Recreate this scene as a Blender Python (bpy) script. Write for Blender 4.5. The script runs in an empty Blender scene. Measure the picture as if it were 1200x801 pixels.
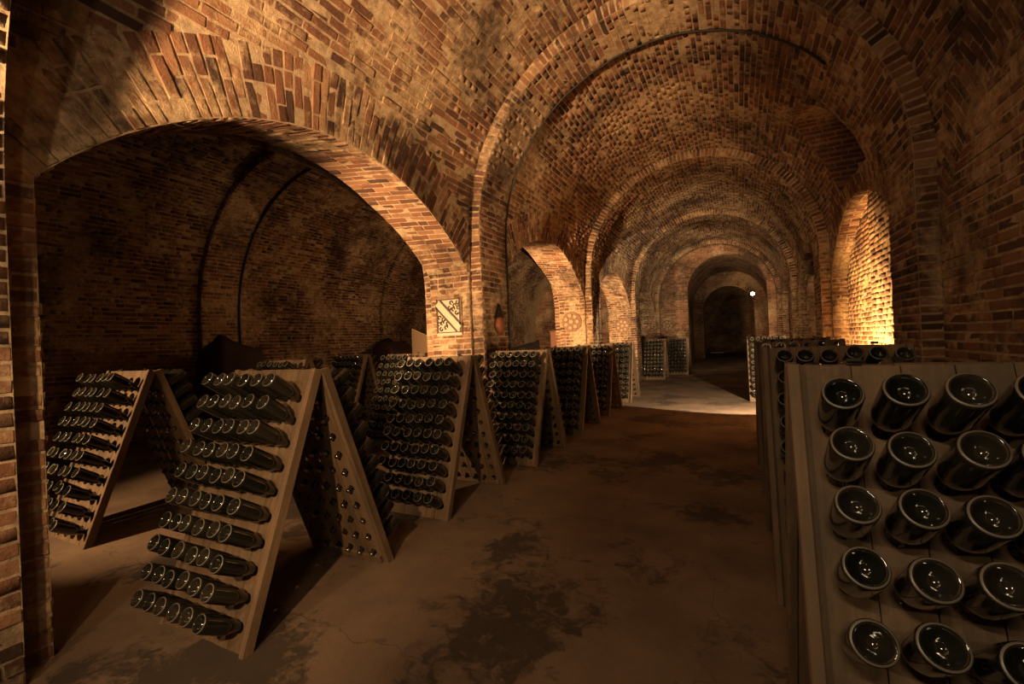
import bpy, math, random
import numpy as np
from mathutils import Matrix, Vector
from mathutils.bvhtree import BVHTree

R = math.radians
rng = np.random.default_rng(7)
random.seed(7)
scene = bpy.context.scene
col = scene.collection

# ------------------------------------------------------------------ camera
F_PX = 527.55
YAW, PITCH, ROLL, CAM_H = R(26.583), R(0.072), R(-2.509), 1.4997
_f = np.array([-math.sin(YAW) * math.cos(PITCH), math.cos(YAW) * math.cos(PITCH), math.sin(PITCH)])
_r0 = np.array([math.cos(YAW), math.sin(YAW), 0.0])
_u0 = np.cross(_r0, _f)
_r = _r0 * math.cos(ROLL) + _u0 * math.sin(ROLL)
_u = -_r0 * math.sin(ROLL) + _u0 * math.cos(ROLL)
CAM = np.array([0, 0, CAM_H])
cam_data = bpy.data.cameras.new('camera')
cam_data.sensor_fit = 'HORIZONTAL'
cam_data.sensor_width = 36.0
cam_data.lens = F_PX / 1200 * 36.0
cam_data.clip_start = 0.02
cam = bpy.data.objects.new('camera', cam_data)
col.objects.link(cam)
M = Matrix.Identity(4)
for i in range(3):
    M[i][0], M[i][1], M[i][2], M[i][3] = _r[i], _u[i], -_f[i], CAM[i]
cam.matrix_world = M
scene.camera = cam


def project(p):
    d = np.asarray(p, float) - CAM
    z = d @ _f
    zz = np.where(np.abs(z) < 1e-6, 1e-6, z)
    return 600 + F_PX * (d @ _r) / zz, 400.5 - F_PX * (d @ _u) / zz, z


# ------------------------------------------------------------------ world and lamps
world = bpy.data.worlds.new('world')
scene.world = world
world.use_nodes = True
world.node_tree.nodes['Background'].inputs[0].default_value = (1.0, 0.72, 0.45, 1)
world.node_tree.nodes['Background'].inputs[1].default_value = 0.0
scene.view_settings.view_transform = 'Standard'
scene.view_settings.look = 'None'
scene.view_settings.gamma = 1.0
scene.view_settings.use_curve_mapping = False
scene.view_settings.exposure = 0.0

WARM = (1.0, 0.60, 0.29)
AMBER = (1.0, 0.54, 0.20)
PALE = (1.0, 0.74, 0.45)


def lamp(kind, loc, power, color, radius=0.06, target=None, angle=90, blend=0.6, name='lamp_or_fill_light'):
    d = bpy.data.lights.new(name, kind)
    d.energy = power
    d.color = color
    if kind in ('POINT', 'SPOT'):
        d.shadow_soft_size = radius
    o = bpy.data.objects.new(name, d)
    o.location = loc
    if target is not None:
        o.rotation_euler = (Vector(target) - Vector(loc)).to_track_quat('-Z', 'Y').to_euler()
    if kind == 'SPOT':
        d.spot_size = R(angle)
        d.spot_blend = blend
    if kind == 'AREA':
        d.shape = 'RECTANGLE'
        d.size, d.size_y = radius
    col.objects.link(o)
    return o


# lamps behind the viewer or hidden by racks and piers, with fill lights added
lamp('SPOT', (-1.95, -2.1, 1.15), 5000, WARM, 0.17, (-2.25, 2.75, 4.9), 47, 0.85)
lamp('SPOT', (-0.9, -0.9, 2.2), 400, WARM, 0.04, (-2.85, 2.3, 0.8), 56, 0.8)
lamp('POINT', (-1.9, -0.6, 2.0), 60, PALE, 0.04)  # added fill light, brightens the face of the close pier
lamp('AREA', (-0.1, -1.0, 2.6), 26, PALE, (0.6, 0.035), (0.4, 1.5, 0.8))
lamp('SPOT', (1.15, 4.25, 0.7), 420, WARM, 0.06, (-3.0, 6.2, 2.7), 52, 0.9)  # added fill light for the first rib pier and the haunch beyond
for k, pw in ((0, 1500), (1, 1700), (2, 1200)):
    lamp('SPOT', (-3.50, 1.20 + 5.1 * k, 1.75), pw, WARM, 0.05, (-3.42, 5.1 + 5.1 * k, 2.35), 66, 0.7)
lamp('SPOT', (0.75, 7.95, 0.62), 1600, AMBER, 0.05, (1.86, 8.05, 0.85), 124, 0.25)
lamp('SPOT', (1.0, 8.15, 1.0), 1400, PALE, 0.04, (-2.0, 13.35, 0.6), 66, 0.08)
lamp('SPOT', (-0.6, 10.6, 1.2), 270, PALE, 0.08, (-1.9, 15.5, 3.6), 85, 0.8)  # unseen spot added in mid-nave to light the left of the third bay
lamp('SPOT', (-5.3, -0.6, 2.1), 800, WARM, 0.04, (-5.0, 2.2, 0.9), 60, 0.6)
lamp('POINT', (-6.0, 8.5, 2.2), 42, WARM, 0.08)
lamp('SPOT', (-0.6, 16.6, 1.2), 280, PALE, 0.08, (-1.2, 21.0, 3.0), 100, 0.8)


# ------------------------------------------------------------------ helpers
def tag(o, label=None, cat=None, group=None, kind=None):
    if label:
        o['label'] = label
    if cat:
        o['category'] = cat
    if group:
        o['group'] = group
    if kind:
        o['kind'] = kind
    return o


def mesh_from(name, verts, faces, mat=None, smooth=False, uvs=None):
    me = bpy.data.meshes.new(name)
    me.from_pydata([tuple(map(float, v)) for v in verts], [], faces)
    if uvs is not None:
        ul = me.uv_layers.new(name='UVMap')
        li = np.zeros(len(me.loops), dtype=np.int32)
        me.loops.foreach_get('vertex_index', li)
        ul.data.foreach_set('uv', np.asarray(uvs, dtype=np.float32)[li].ravel())
    if smooth:
        me.polygons.foreach_set('use_smooth', [True] * len(me.polygons))
    if mat:
        me.materials.append(mat)
    me.update()
    return me


def link(name, me, parent=None, mw=None):
    o = bpy.data.objects.new(name, me)
    col.objects.link(o)
    if mw is not None:
        o.matrix_local = mw
    if parent is not None:
        o.parent = parent
    return o


def empty(name, loc=(0, 0, 0), rz=0.0):
    o = bpy.data.objects.new(name, None)
    o.empty_display_size = 0.1
    o.location = loc
    o.rotation_euler = (0, 0, rz)
    col.objects.link(o)
    return o


class MB:
    """collects shapes for one mesh"""

    def __init__(self):
        self.v, self.f = [], []

    def add(self, verts, faces):
        n = len(self.v)
        self.v += [tuple(p) for p in verts]
        self.f += [tuple(i + n for i in q) for q in faces]

    def box(self, c, s, rot=None, ch=0.0):
        x, y, z = (a / 2 for a in s)
        if ch > 0:
            vs = []
            for sz, k in ((-z, 0), (z, 0)):
                pass
            pts = []
            for zz, ins in ((-z, ch), (-z + ch, 0), (z - ch, 0), (z, ch)):
                for sx, sy in ((-1, -1), (1, -1), (1, 1), (-1, 1)):
                    pts.append(Vector((sx * (x - ins), sy * (y - ins), zz)))
            fs = [(3, 2, 1, 0), (12, 13, 14, 15)]
            for k in range(3):
                for i in range(4):
                    j = (i + 1) % 4
                    fs.append((k * 4 + i, k * 4 + j, k * 4 + 4 + j, k * 4 + 4 + i))
        else:
            pts = [Vector((sx * x, sy * y, sz * z)) for sz in (-1, 1) for sx, sy in ((-1, -1), (1, -1), (1, 1), (-1, 1))]
            fs = [(3, 2, 1, 0), (4, 5, 6, 7), (0, 1, 5, 4), (1, 2, 6, 5), (2, 3, 7, 6), (3, 0, 4, 7)]
        if rot is not None:
            pts = [rot @ p for p in pts]
        c = Vector(c)
        self.add([p + c for p in pts], fs)

    def lathe(self, prof, seg=16, cap0=True, cap1=True, M4=None):
        vs = []
        for r_, z in prof:
            for i in range(seg):
                a = 2 * math.pi * i / seg
                vs.append(Vector((r_ * math.cos(a), r_ * math.sin(a), z)))
        fs = []
        for k in range(len(prof) - 1):
            for i in range(seg):
                j = (i + 1) % seg
                fs.append((k * seg + i, k * seg + j, (k + 1) * seg + j, (k + 1) * seg + i))
        if cap0:
            fs.append(tuple(reversed(range(seg))))
        if cap1:
            fs.append(tuple((len(prof) - 1) * seg + i for i in range(seg)))
        if M4 is not None:
            vs = [M4 @ v for v in vs]
        self.add(vs, fs)

    def tube(self, pts, r_, seg=6):
        pts = [Vector(p) for p in pts]
        vs, fs = [], []
        ref = Vector((0.3, 0.9, 0.2)).normalized()
        for i, p in enumerate(pts):
            t = (pts[min(i + 1, len(pts) - 1)] - pts[max(i - 1, 0)]).normalized()
            a = t.cross(ref).normalized()
            b = t.cross(a)
            for k in range(seg):
                q = 2 * math.pi * k / seg
                vs.append(p + a * r_ * math.cos(q) + b * r_ * math.sin(q))
        for i in range(len(pts) - 1):
            for k in range(seg):
                j = (k + 1) % seg
                fs.append((i * seg + k, i * seg + j, (i + 1) * seg + j, (i + 1) * seg + k))
        fs.append(tuple(reversed(range(seg))))
        fs.append(tuple((len(pts) - 1) * seg + k for k in range(seg)))
        self.add(vs, fs)

    def build(self, name, mat, parent=None, smooth=False):
        return link(name, mesh_from(name, self.v, self.f, mat, smooth), parent)


# ------------------------------------------------------------------ materials
class NT:
    def __init__(self, name):
        self.m = bpy.data.materials.new(name)
        self.m.use_nodes = True
        self.t = self.m.node_tree
        self.b = self.t.nodes['Principled BSDF']

    def n(self, typ, **kw):
        nd = self.t.nodes.new(typ)
        for k, v in kw.items():
            if k.startswith('i_'):
                nd.inputs[k[2:].replace('_', ' ')].default_value = v
            else:
                setattr(nd, k, v)
        return nd

    def l(self, a, b):
        self.t.links.new(a, b)

    def noise(self, vec, scale, detail=4, rough=0.55):
        nd = self.n('ShaderNodeTexNoise')
        nd.inputs['Scale'].default_value = scale
        nd.inputs['Detail'].default_value = detail
        nd.inputs['Roughness'].default_value = rough
        if vec is not None:
            self.l(vec, nd.inputs['Vector'])
        return nd.outputs['Fac']

    def ramp(self, fac, stops, interp='LINEAR'):
        nd = self.n('ShaderNodeValToRGB')
        nd.color_ramp.interpolation = interp
        els = nd.color_ramp.elements
        while len(els) < len(stops):
            els.new(0.5)
        for e, (p, c) in zip(els, stops):
            e.position = p
            e.color = (*c, 1) if len(c) == 3 else c
        self.l(fac, nd.inputs['Fac'])
        return nd.outputs['Color']

    def mix(self, fac, a, b, mode='MIX'):
        nd = self.n('ShaderNodeMix', data_type='RGBA', blend_type=mode)
        for sock, val in ((nd.inputs['Factor'], fac), (nd.inputs['A'], a), (nd.inputs['B'], b)):
            pass
        ins = {'Factor': nd.inputs[0], 'A': nd.inputs[6], 'B': nd.inputs[7]}
        for key, val in (('Factor', fac), ('A', a), ('B', b)):
            if isinstance(val, (int, float)):
                ins[key].default_value = val
            elif isinstance(val, tuple):
                ins[key].default_value = (*val, 1)
            else:
                self.l(val, ins[key])
        return nd.outputs[2]

    def math(self, op, a, b=None):
        nd = self.n('ShaderNodeMath', operation=op)
        for i, v in enumerate((a, b)):
            if v is None:
                continue
            if isinstance(v, (int, float)):
                nd.inputs[i].default_value = v
            else:
                self.l(v, nd.inputs[i])
        return nd.outputs[0]

    def pos(self):
        return self.n('ShaderNodeNewGeometry').outputs['Position']

    def obj(self):
        return self.n('ShaderNodeTexCoord').outputs['Object']

    def mapping(self, vec, scale):
        nd = self.n('ShaderNodeMapping')
        nd.inputs['Scale'].default_value = scale
        self.l(vec, nd.inputs['Vector'])
        return nd.outputs['Vector']

    def bump(self, h, strength, dist=0.01):
        nd = self.n('ShaderNodeBump')
        nd.inputs['Strength'].default_value = strength
        nd.inputs['Distance'].default_value = dist
        self.l(h, nd.inputs['Height'])
        self.l(nd.outputs['Normal'], self.b.inputs['Normal'])

    def out(self, color, rough=0.9):
        if isinstance(color, tuple):
            self.b.inputs['Base Color'].default_value = (*color, 1)
        else:
            self.l(color, self.b.inputs['Base Color'])
        if isinstance(rough, (int, float)):
            self.b.inputs['Roughness'].default_value = rough
        else:
            self.l(rough, self.b.inputs['Roughness'])
        return self.m


BRICK_STOPS = [(0.0, (0.040, 0.020, 0.013)), (0.15, (0.10, 0.040, 0.022)), (0.45, (0.21, 0.085, 0.042)),
               (0.7, (0.29, 0.130, 0.062)), (0.9, (0.37, 0.190, 0.095)), (1.0, (0.46, 0.28, 0.15))]


def weather(t, base, p, amount=1.0):
    """lime bloom, old plaster smears and sooty patches painted for chiaroscuro, over bricks and joints alike"""
    e1 = t.noise(p, 1.05, 6, 0.66)
    e2 = t.noise(p, 9, 5, 0.7)
    e = t.math('ADD', t.math('MULTIPLY', e1, 0.72), t.math('MULTIPLY', e2, 0.34))
    mask = t.ramp(e, [(0.525, (0, 0, 0)), (0.61, (0.85, 0.85, 0.85))])
    lime = t.ramp(t.noise(p, 16, 6, 0.72), [(0.32, (0.20, 0.125, 0.065)), (0.60, (0.60, 0.43, 0.25))])
    base = t.mix(mask, base, lime)
    s1 = t.math('ADD', t.math('MULTIPLY', t.noise(p, 0.8, 4, 0.6), 0.7), t.math('MULTIPLY', t.noise(p, 7, 5, 0.7), 0.3))
    s = t.ramp(s1, [(0.36, (0.25, 0.23, 0.22)), (0.53, (1, 1, 1))])  # sooty dark patches, light-and-dark contrast put into the colour
    return t.mix(1.0, base, s, 'MULTIPLY')


def brick_material(name):
    t = NT(name)
    p = t.pos()
    at = t.n('ShaderNodeAttribute', attribute_name='rnd').outputs['Fac']
    oi = t.n('ShaderNodeObjectInfo').outputs['Random']
    rnd = t.math('FRACT', t.math('ADD', at, oi))
    base = t.ramp(rnd, BRICK_STOPS)
    n1 = t.noise(p, 30, 6, 0.65)
    base = t.mix(t.math('MULTIPLY', n1, 0.6), base, (0.085, 0.042, 0.025))
    base = weather(t, base, p)
    t.bump(t.math('ADD', t.noise(p, 55, 6, 0.7), t.math('MULTIPLY', n1, 0.8)), 0.7, 0.014)
    return t.out(base, 0.92)


def mortar_material(name):
    t = NT(name)
    p = t.pos()
    base = t.ramp(t.noise(p, 14, 6, 0.7), [(0.3, (0.24, 0.165, 0.095)), (0.68, (0.54, 0.40, 0.245))])
    base = weather(t, base, p)
    t.bump(t.noise(p, 70, 6, 0.75), 0.8, 0.012)
    return t.out(base, 0.95)


def brick_far_material(name):
    t = NT(name)
    uv = t.n('ShaderNodeTexCoord').outputs['UV']
    bt = t.n('ShaderNodeTexBrick')
    bt.inputs['Scale'].default_value = 1.0
    bt.inputs['Brick Width'].default_value = 0.262
    bt.inputs['Row Height'].default_value = 0.076
    bt.inputs['Mortar Size'].default_value = 0.007
    bt.inputs['Color1'].default_value = (0.15, 0.06, 0.035, 1)
    bt.inputs['Color2'].default_value = (0.38, 0.18, 0.09, 1)
    bt.inputs['Mortar'].default_value = (0.36, 0.27, 0.17, 1)
    bt.inputs['Bias'].default_value = -0.1
    t.l(uv, bt.inputs['Vector'])
    p = t.pos()
    base = weather(t, bt.outputs['Color'], p)
    t.bump(t.math('SUBTRACT', t.math('MULTIPLY', t.noise(p, 40, 5, 0.7), 0.5), bt.outputs['Fac']), 0.6, 0.01)
    return t.out(base, 0.93)


def wood_material(name, dark, light):
    t = NT(name)
    o = t.obj()
    oi = t.n('ShaderNodeObjectInfo').outputs['Random']
    mv = t.mapping(o, (26, 1.6, 26))
    av = t.n('ShaderNodeVectorMath', operation='ADD')
    cx = t.n('ShaderNodeCombineXYZ')
    t.l(t.math('MULTIPLY', oi, 37.0), cx.inputs[0])
    t.l(t.math('MULTIPLY', oi, 11.0), cx.inputs[1])
    t.l(mv, av.inputs[0])
    t.l(cx.outputs[0], av.inputs[1])
    g = t.noise(av.outputs[0], 1.0, 7, 0.65)
    base = t.ramp(g, [(0.28, dark), (0.72, light)])
    w = t.noise(t.pos(), 3.5, 5, 0.6)
    base = t.mix(t.ramp(w, [(0.38, (0, 0, 0)), (0.68, (0.85, 0.85, 0.85))]), base, (0.055, 0.037, 0.022))
    base = t.mix(t.ramp(t.noise(t.pos(), 60, 5, 0.7), [(0.5, (0, 0, 0)), (0.75, (0.5, 0.5, 0.5))]), base, (0.04, 0.025, 0.014))
    base = t.mix(t.math('MULTIPLY', oi, 0.30), base, light)
    t.bump(g, 0.45, 0.006)
    return t.out(base, 0.78)


def glass_material():
    t = NT('dark_bottle_glass')
    p = t.obj()
    oi = t.n('ShaderNodeObjectInfo').outputs['Random']
    at = t.n('ShaderNodeAttribute', attribute_name='rnd').outputs['Fac']
    rnd = t.math('FRACT', t.math('ADD', at, oi))
    base = t.ramp(rnd, [(0.0, (0.006, 0.007, 0.005)), (0.5, (0.012, 0.012, 0.009)), (1.0, (0.020, 0.017, 0.012))])
    d = t.ramp(t.noise(t.pos(), 22, 5, 0.6), [(0.45, (0, 0, 0)), (0.9, (0.16, 0.16, 0.16))])
    base = t.mix(d, base, (0.05, 0.042, 0.03))
    rough = t.math('ADD', t.math('MULTIPLY', d, 0.6), 0.06)
    t.b.inputs['IOR'].default_value = 1.52
    t.b.inputs['Coat Weight'].default_value = 0.35
    t.b.inputs['Coat Roughness'].default_value = 0.05
    return t.out(base, rough)


def plain(name, c, rough=0.7, metal=0.0, nz=0.0, nscale=20):
    t = NT(name)
    t.b.inputs['Metallic'].default_value = metal
    if nz > 0:
        k = t.noise(t.pos(), nscale, 5, 0.6)
        base = t.mix(t.math('MULTIPLY', k, nz), c, tuple(a * 0.35 for a in c))
        t.bump(k, 0.3, 0.006)
        return t.out(base, rough)
    return t.out(c, rough)


def floor_material():
    t = NT('worn_earth_floor')
    p = t.pos()
    base = t.ramp(t.noise(p, 1.3, 7, 0.62), [(0.3, (0.085, 0.054, 0.033)), (0.7, (0.215, 0.145, 0.09))])
    base = t.mix(t.math('MULTIPLY', t.noise(p, 45, 4, 0.7), 0.35), base, (0.12, 0.075, 0.045))
    # damp dark blotches with ragged edges
    wv = t.n('ShaderNodeVectorMath', operation='ADD')
    sc = t.n('ShaderNodeVectorMath', operation='SCALE')
    sc.inputs['Scale'].default_value = 0.35
    nn = t.n('ShaderNodeTexNoise')
    nn.inputs['Scale'].default_value = 6.0
    nn.inputs['Detail'].default_value = 5
    t.l(p, nn.inputs['Vector'])
    t.l(nn.outputs['Color'], sc.inputs[0])
    t.l(p, wv.inputs[0])
    t.l(sc.outputs[0], wv.inputs[1])
    b1 = t.noise(wv.outputs[0], 1.15, 3, 0.5)
    b2 = t.noise(wv.outputs[0], 11, 5, 0.65)
    st = t.ramp(t.math('ADD', t.math('MULTIPLY', b1, 0.75), t.math('MULTIPLY', b2, 0.3)), [(0.56, (0, 0, 0)), (0.62, (0.8, 0.8, 0.8))])
    base = t.mix(st, base, (0.022, 0.015, 0.010))
    # slab joints
    bt = t.n('ShaderNodeTexBrick')
    bt.offset = 0.35
    bt.inputs['Scale'].default_value = 1.0
    bt.inputs['Brick Width'].default_value = 2.3
    bt.inputs['Row Height'].default_value = 1.9
    bt.inputs['Mortar Size'].default_value = 0.006
    bt.inputs['Mortar Smooth'].default_value = 0.4
    t.l(wv.outputs[0], bt.inputs['Vector'])
    base = t.mix(t.math('MULTIPLY', bt.outputs['Fac'], 0.5), base, (0.05, 0.033, 0.02))
    h = t.math('SUBTRACT', t.math('ADD', t.noise(p, 30, 6, 0.7), t.math('MULTIPLY', t.noise(p, 4, 4), 1.5)), bt.outputs['Fac'])
    t.bump(h, 0.35, 0.012)
    return t.out(base, 0.85)


BRICK = brick_material('old_clay_brick')
MORTAR = mortar_material('lime_mortar')
BFAR = brick_far_material('distant_brickwork')
WOOD = wood_material('aged_oak', (0.055, 0.031, 0.016), (0.205, 0.128, 0.066))
GLASS = glass_material()
RIMM = plain('scuffed_glass_rim', (0.115, 0.10, 0.078), 0.33)
CAPM = plain('steel_crown_cap', (0.42, 0.38, 0.32), 0.28, 1.0)
IRON = plain('dark_iron', (0.04, 0.033, 0.028), 0.55, 0.7, 0.5)
CABLEM = plain('black_cable', (0.012, 0.010, 0.009), 0.6)
FLOORM = floor_material()

# ------------------------------------------------------------------ brick laying
N_VAR = 8
_S = np.array([(-1, -1), (1, -1), (1, 1), (-1, 1)], float) * 0.5


def unit_frustum(jit, r_):
    """8 corners in brick units: u, v in -0.5..0.5, w 0 (back) .. 1 (face)"""
    base = np.c_[_S, np.zeros(4)]
    top = np.c_[_S * np.array([0.962, 0.86]), np.ones(4)]
    top[:, :2] += r_.uniform(-jit, jit, (4, 2)) * np.array([0.25, 1.0])
    top[:, 2] += r_.uniform(-0.07, 0.07, 4)
    return np.r_[base, top]


FR_FACES = [(4, 5, 6, 7), (0, 1, 5, 4), (1, 2, 6, 5), (2, 3, 7, 6), (3, 0, 4, 7)]
BRICK_MESH = []
for i in range(N_VAR):
    me = mesh_from('brick', unit_frustum(0.05, rng), FR_FACES, BRICK)
    at = me.attributes.new('rnd', 'FLOAT', 'POINT')
    at.data.foreach_set('value', np.full(8, float(rng.random()), dtype=np.float32))
    BRICK_MESH.append(me)

BACK = 0.03   # how far a brick reaches behind the mortar face


class Courses:
    def __init__(self):
        self.rec = []   # centre, U, V, N, lu, lv

    def surf(self, P, sgn, v0, v1, iv, bl=0.25, pitch=0.0755, joint=0.011, header=0.22, skip=0.012):
        """courses along u stacked in v on a surface P(u, v)"""
        nrow = max(1, int(round((v1 - v0) / pitch)))
        ph = (v1 - v0) / nrow
        cand = []
        for k in range(nrow):
            vc = v0 + (k + 0.5) * ph
            for a, b in iv(vc):
                u = a
                first = True
                while u < b - 0.03:
                    ln = bl * random.uniform(0.93, 1.06)
                    if random.random() < header:
                        ln = bl * 0.5
                    if first:
                        ln *= (0.5 if k % 2 else 1.0) * random.uniform(0.8, 1.0)
                        first = False
                    ln = min(ln, b - u)
                    if b - (u + ln) < 0.07:
                        ln = b - u
                    if ln > 0.045 and random.random() > skip:
                        cand.append((u + ln / 2, vc, ln - joint, ph - joint))
                    u += ln
        if not cand:
            return self
        c = np.array(cand)
        e = 1e-3
        p0 = P(c[:, 0], c[:, 1])
        pu = (P(c[:, 0] + e, c[:, 1]) - P(c[:, 0] - e, c[:, 1])) / (2 * e)
        pv = (P(c[:, 0], c[:, 1] + e) - P(c[:, 0], c[:, 1] - e)) / (2 * e)
        su = np.linalg.norm(pu, axis=1, keepdims=True)
        sv = np.linalg.norm(pv, axis=1, keepdims=True)
        self.push(p0, pu / su, pv / sv, sgn, c[:, 2] * su[:, 0], c[:, 3] * sv[:, 0])
        return self

    def push(self, p0, U, V, sgn, lu, lv):
        N = np.cross(U, V) * sgn
        N /= np.linalg.norm(N, axis=1, keepdims=True)
        V2 = np.cross(N, U)
        n = len(p0)
        # slightly uneven laying
        a = rng.normal(0, 0.012, n)[:, None]
        U2 = U * np.cos(a) + V2 * np.sin(a)
        V2 = np.cross(N, U2)
        b = rng.normal(0, 0.011, n)[:, None]
        N2 = N * np.cos(b) + U2 * np.sin(b)
        U2 = np.cross(V2, N2)
        self.rec.append(np.c_[p0, U2, V2, N2, lu, lv])

    def finish(self, parent, limit=300, minpx=9.0, individual=True):
        if not self.rec:
            return
        A = np.concatenate(self.rec)
        n = len(A)
        proud = np.clip(rng.normal(0.006, 0.004, n), 0.0005, 0.018)
        c = A[:, :3]
        d = c - CAM
        dist = np.linalg.norm(d, axis=1)
        px, py, pz = project(c)
        face = -(d * A[:, 9:12]).sum(1) / dist
        ok = (px > -15) & (px < 1215) & (py > -15) & (py < 815) & (pz > 0.15) & (face > 0.05)
        # size on screen
        e1 = project(c + A[:, 3:6] * A[:, 12:13] / 2)
        e2 = project(c - A[:, 3:6] * A[:, 12:13] / 2)
        g1 = project(c + A[:, 6:9] * A[:, 13:14] / 2)
        g2 = project(c - A[:, 6:9] * A[:, 13:14] / 2)
        long_px = np.maximum(np.hypot(e1[0] - e2[0], e1[1] - e2[1]), np.hypot(g1[0] - g2[0], g1[1] - g2[1]))
        area = A[:, 12] * A[:, 13] * face / np.maximum(dist, 0.3) ** 2 * F_PX ** 2
        score = np.where(ok & (long_px >= minpx) & (area > 14), area, -1)
        order = np.argsort(-score)
        single = [i for i in order[:limit] if score[i] > 0] if individual else []
        mask = np.ones(n, bool)
        mask[single] = False
        for i in single:
            r_ = A[i]
            T = BACK + proud[i]
            mw = Matrix.Identity(4)
            p0 = r_[:3] - r_[9:12] * BACK
            for k in range(3):
                mw[k][0] = r_[3 + k] * r_[12]
                mw[k][1] = r_[6 + k] * r_[13]
                mw[k][2] = r_[9 + k] * T
                mw[k][3] = p0[k]
            link('brick', BRICK_MESH[int(rng.integers(N_VAR))], parent, mw)
        rest = A[mask]
        if len(rest):
            m = len(rest)
            fr = np.stack([unit_frustum(0.05, rng) for _ in range(24)])[rng.integers(0, 24, m)]
            T = (BACK + proud[mask])[:, None, None]
            p0 = rest[:, None, :3] - rest[:, None, 9:12] * BACK
            vs = (p0 + rest[:, None, 3:6] * (fr[:, :, 0:1] * rest[:, None, 12:13])
                  + rest[:, None, 6:9] * (fr[:, :, 1:2] * rest[:, None, 13:14])
                  + rest[:, None, 9:12] * (fr[:, :, 2:3] * T)).reshape(-1, 3)
            ff = np.array(FR_FACES)
            faces = (ff[None] + (np.arange(m) * 8)[:, None, None]).reshape(-1, 4)
            me = bpy.data.meshes.new('brickwork')
            me.vertices.add(len(vs))
            me.vertices.foreach_set('co', vs.ravel().astype(np.float32))
            me.loops.add(faces.size)
            me.loops.foreach_set('vertex_index', faces.ravel().astype(np.int32))
            me.polygons.add(len(faces))
            me.polygons.foreach_set('loop_start', (np.arange(len(faces)) * 4).astype(np.int32))
            me.polygons.foreach_set('loop_total', np.full(len(faces), 4, np.int32))
            me.update(calc_edges=True)
            at = me.attributes.new('rnd', 'FLOAT', 'POINT')
            at.data.foreach_set('value', np.repeat(rng.random(m), 8).astype(np.float32))
            me.materials.append(BRICK)
            o = link('brickwork', me, parent)
            o['kind'] = 'stuff'


class Shell:
    """mortar-faced surfaces of one piece of the setting"""

    def __init__(self):
        self.v, self.f, self.uv, self.mi = [], [], [], []

    def patch(self, P, us, vlo, vhi, nv, mat=0):
        us = np.asarray(us, float)
        n0 = len(self.v)
        for u in us:
            a = vlo(u) if callable(vlo) else vlo
            b = vhi(u) if callable(vhi) else vhi
            vv = np.linspace(a, b, nv + 1)
            pts = P(np.full(nv + 1, u), vv)
            self.v += [tuple(p) for p in pts]
            self.uv += [(u, w) for w in vv]
        for i in range(len(us) - 1):
            for j in range(nv):
                a = n0 + i * (nv + 1) + j
                q = (a, a + nv + 1, a + nv + 2, a + 1)
                if np.linalg.norm(np.subtract(self.v[q[0]], self.v[q[3]])) + np.linalg.norm(np.subtract(self.v[q[1]], self.v[q[2]])) > 1e-5:
                    self.f.append(q)
                    self.mi.append(mat)

    def quad(self, pts, mat=0, uv=None):
        n0 = len(self.v)
        self.v += [tuple(p) for p in pts]
        if uv is None:
            a, b, c, d = (np.array(p, float) for p in pts)
            w, h = np.linalg.norm(b - a), np.linalg.norm(d - a)
            uv = [(0, 0), (w, 0), (w, h), (0, h)]
        self.uv += uv
        self.f.append((n0, n0 + 1, n0 + 2, n0 + 3))
        self.mi.append(mat)

    def build(self, name, label, cat):
        me = mesh_from(name, self.v, self.f, None, False, self.uv)
        me.materials.append(MORTAR)
        me.materials.append(BFAR)
        me.polygons.foreach_set('material_index', self.mi)
        me.update()
        o = link(name, me)
        tag(o, label, cat, kind='structure')
        return o


# ------------------------------------------------------------------ the vaulted nave
NC, ZS, RB, RR = -0.78, 3.0, 2.40, 2.24     # axis, springing height, vault radius, rib radius
BAY = 5.1
Y_END = 21.0
RIBS = [(0.05 + BAY * k, 0.82 + BAY * k) for k in range(5)]
RIBS = [(a + (0.0 if k == 0 else 0.05), b + (0.0 if k == 0 else 0.05)) for k, (a, b) in enumerate(RIBS)]
AC, AS, AB, AR = -6.68, 2.25, 2.87, 2.73    # the side aisle: axis, springing, vault, rib
AR_R, AR_Z, AR_W = 2.75, 0.65, 2.08         # side arches: radius, centre height, half width
RING = 0.50
SPRING = AR_Z + math.sqrt(AR_R ** 2 - AR_W ** 2)


def profile(cx, zs, rad, side):
    def P(u, v):
        u, v = np.asarray(u, float), np.asarray(v, float)
        ph = np.clip((v - zs) / rad, 0, None)
        x = cx + side * rad * np.cos(ph)
        z = np.where(v <= zs, v, zs + rad * np.sin(ph))
        return np.stack([x, u, z], -1)
    return P


def v_of_z(z, zs, rad):
    return z if z <= zs else zs + rad * math.asin(min(1.0, (z - zs) / rad))


def z_of_v(v, zs, rad):
    return v if v <= zs else zs + rad * math.sin((v - zs) / rad)


def x_of_z(z, cx, zs, rad, side):
    z = np.asarray(z, float)
    return np.where(z <= zs, cx + side * rad, cx + side * np.sqrt(np.clip(rad ** 2 - np.clip(z - zs, 0, None) ** 2, 0, None)))


VH = ZS + RB * math.pi / 2
VHR = ZS + RR * math.pi / 2
VHA = AS + AB * math.pi / 2
VHAR = AS + AR * math.pi / 2
PL, PR_ = profile(NC, ZS, RB, -1), profile(NC, ZS, RB, 1)
PAL, PAR = profile(AC, AS, AB, -1), profile(AC, AS, AB, 1)

ARCH_Y = [3.06 + BAY * k for k in range(4)]      # centres of the side arches


def arch_z(yc):
    return lambda y: AR_Z + math.sqrt(max(AR_R ** 2 - (y - yc) ** 2, 0.0))


def subtract(ivs, a, b):
    out = []
    for p, q in ivs:
        if b <= p or a >= q:
            out.append((p, q))
            continue
        if a - p > 0.03:
            out.append((p, a))
        if q - b > 0.03:
            out.append((b, q))
    return out


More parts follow.
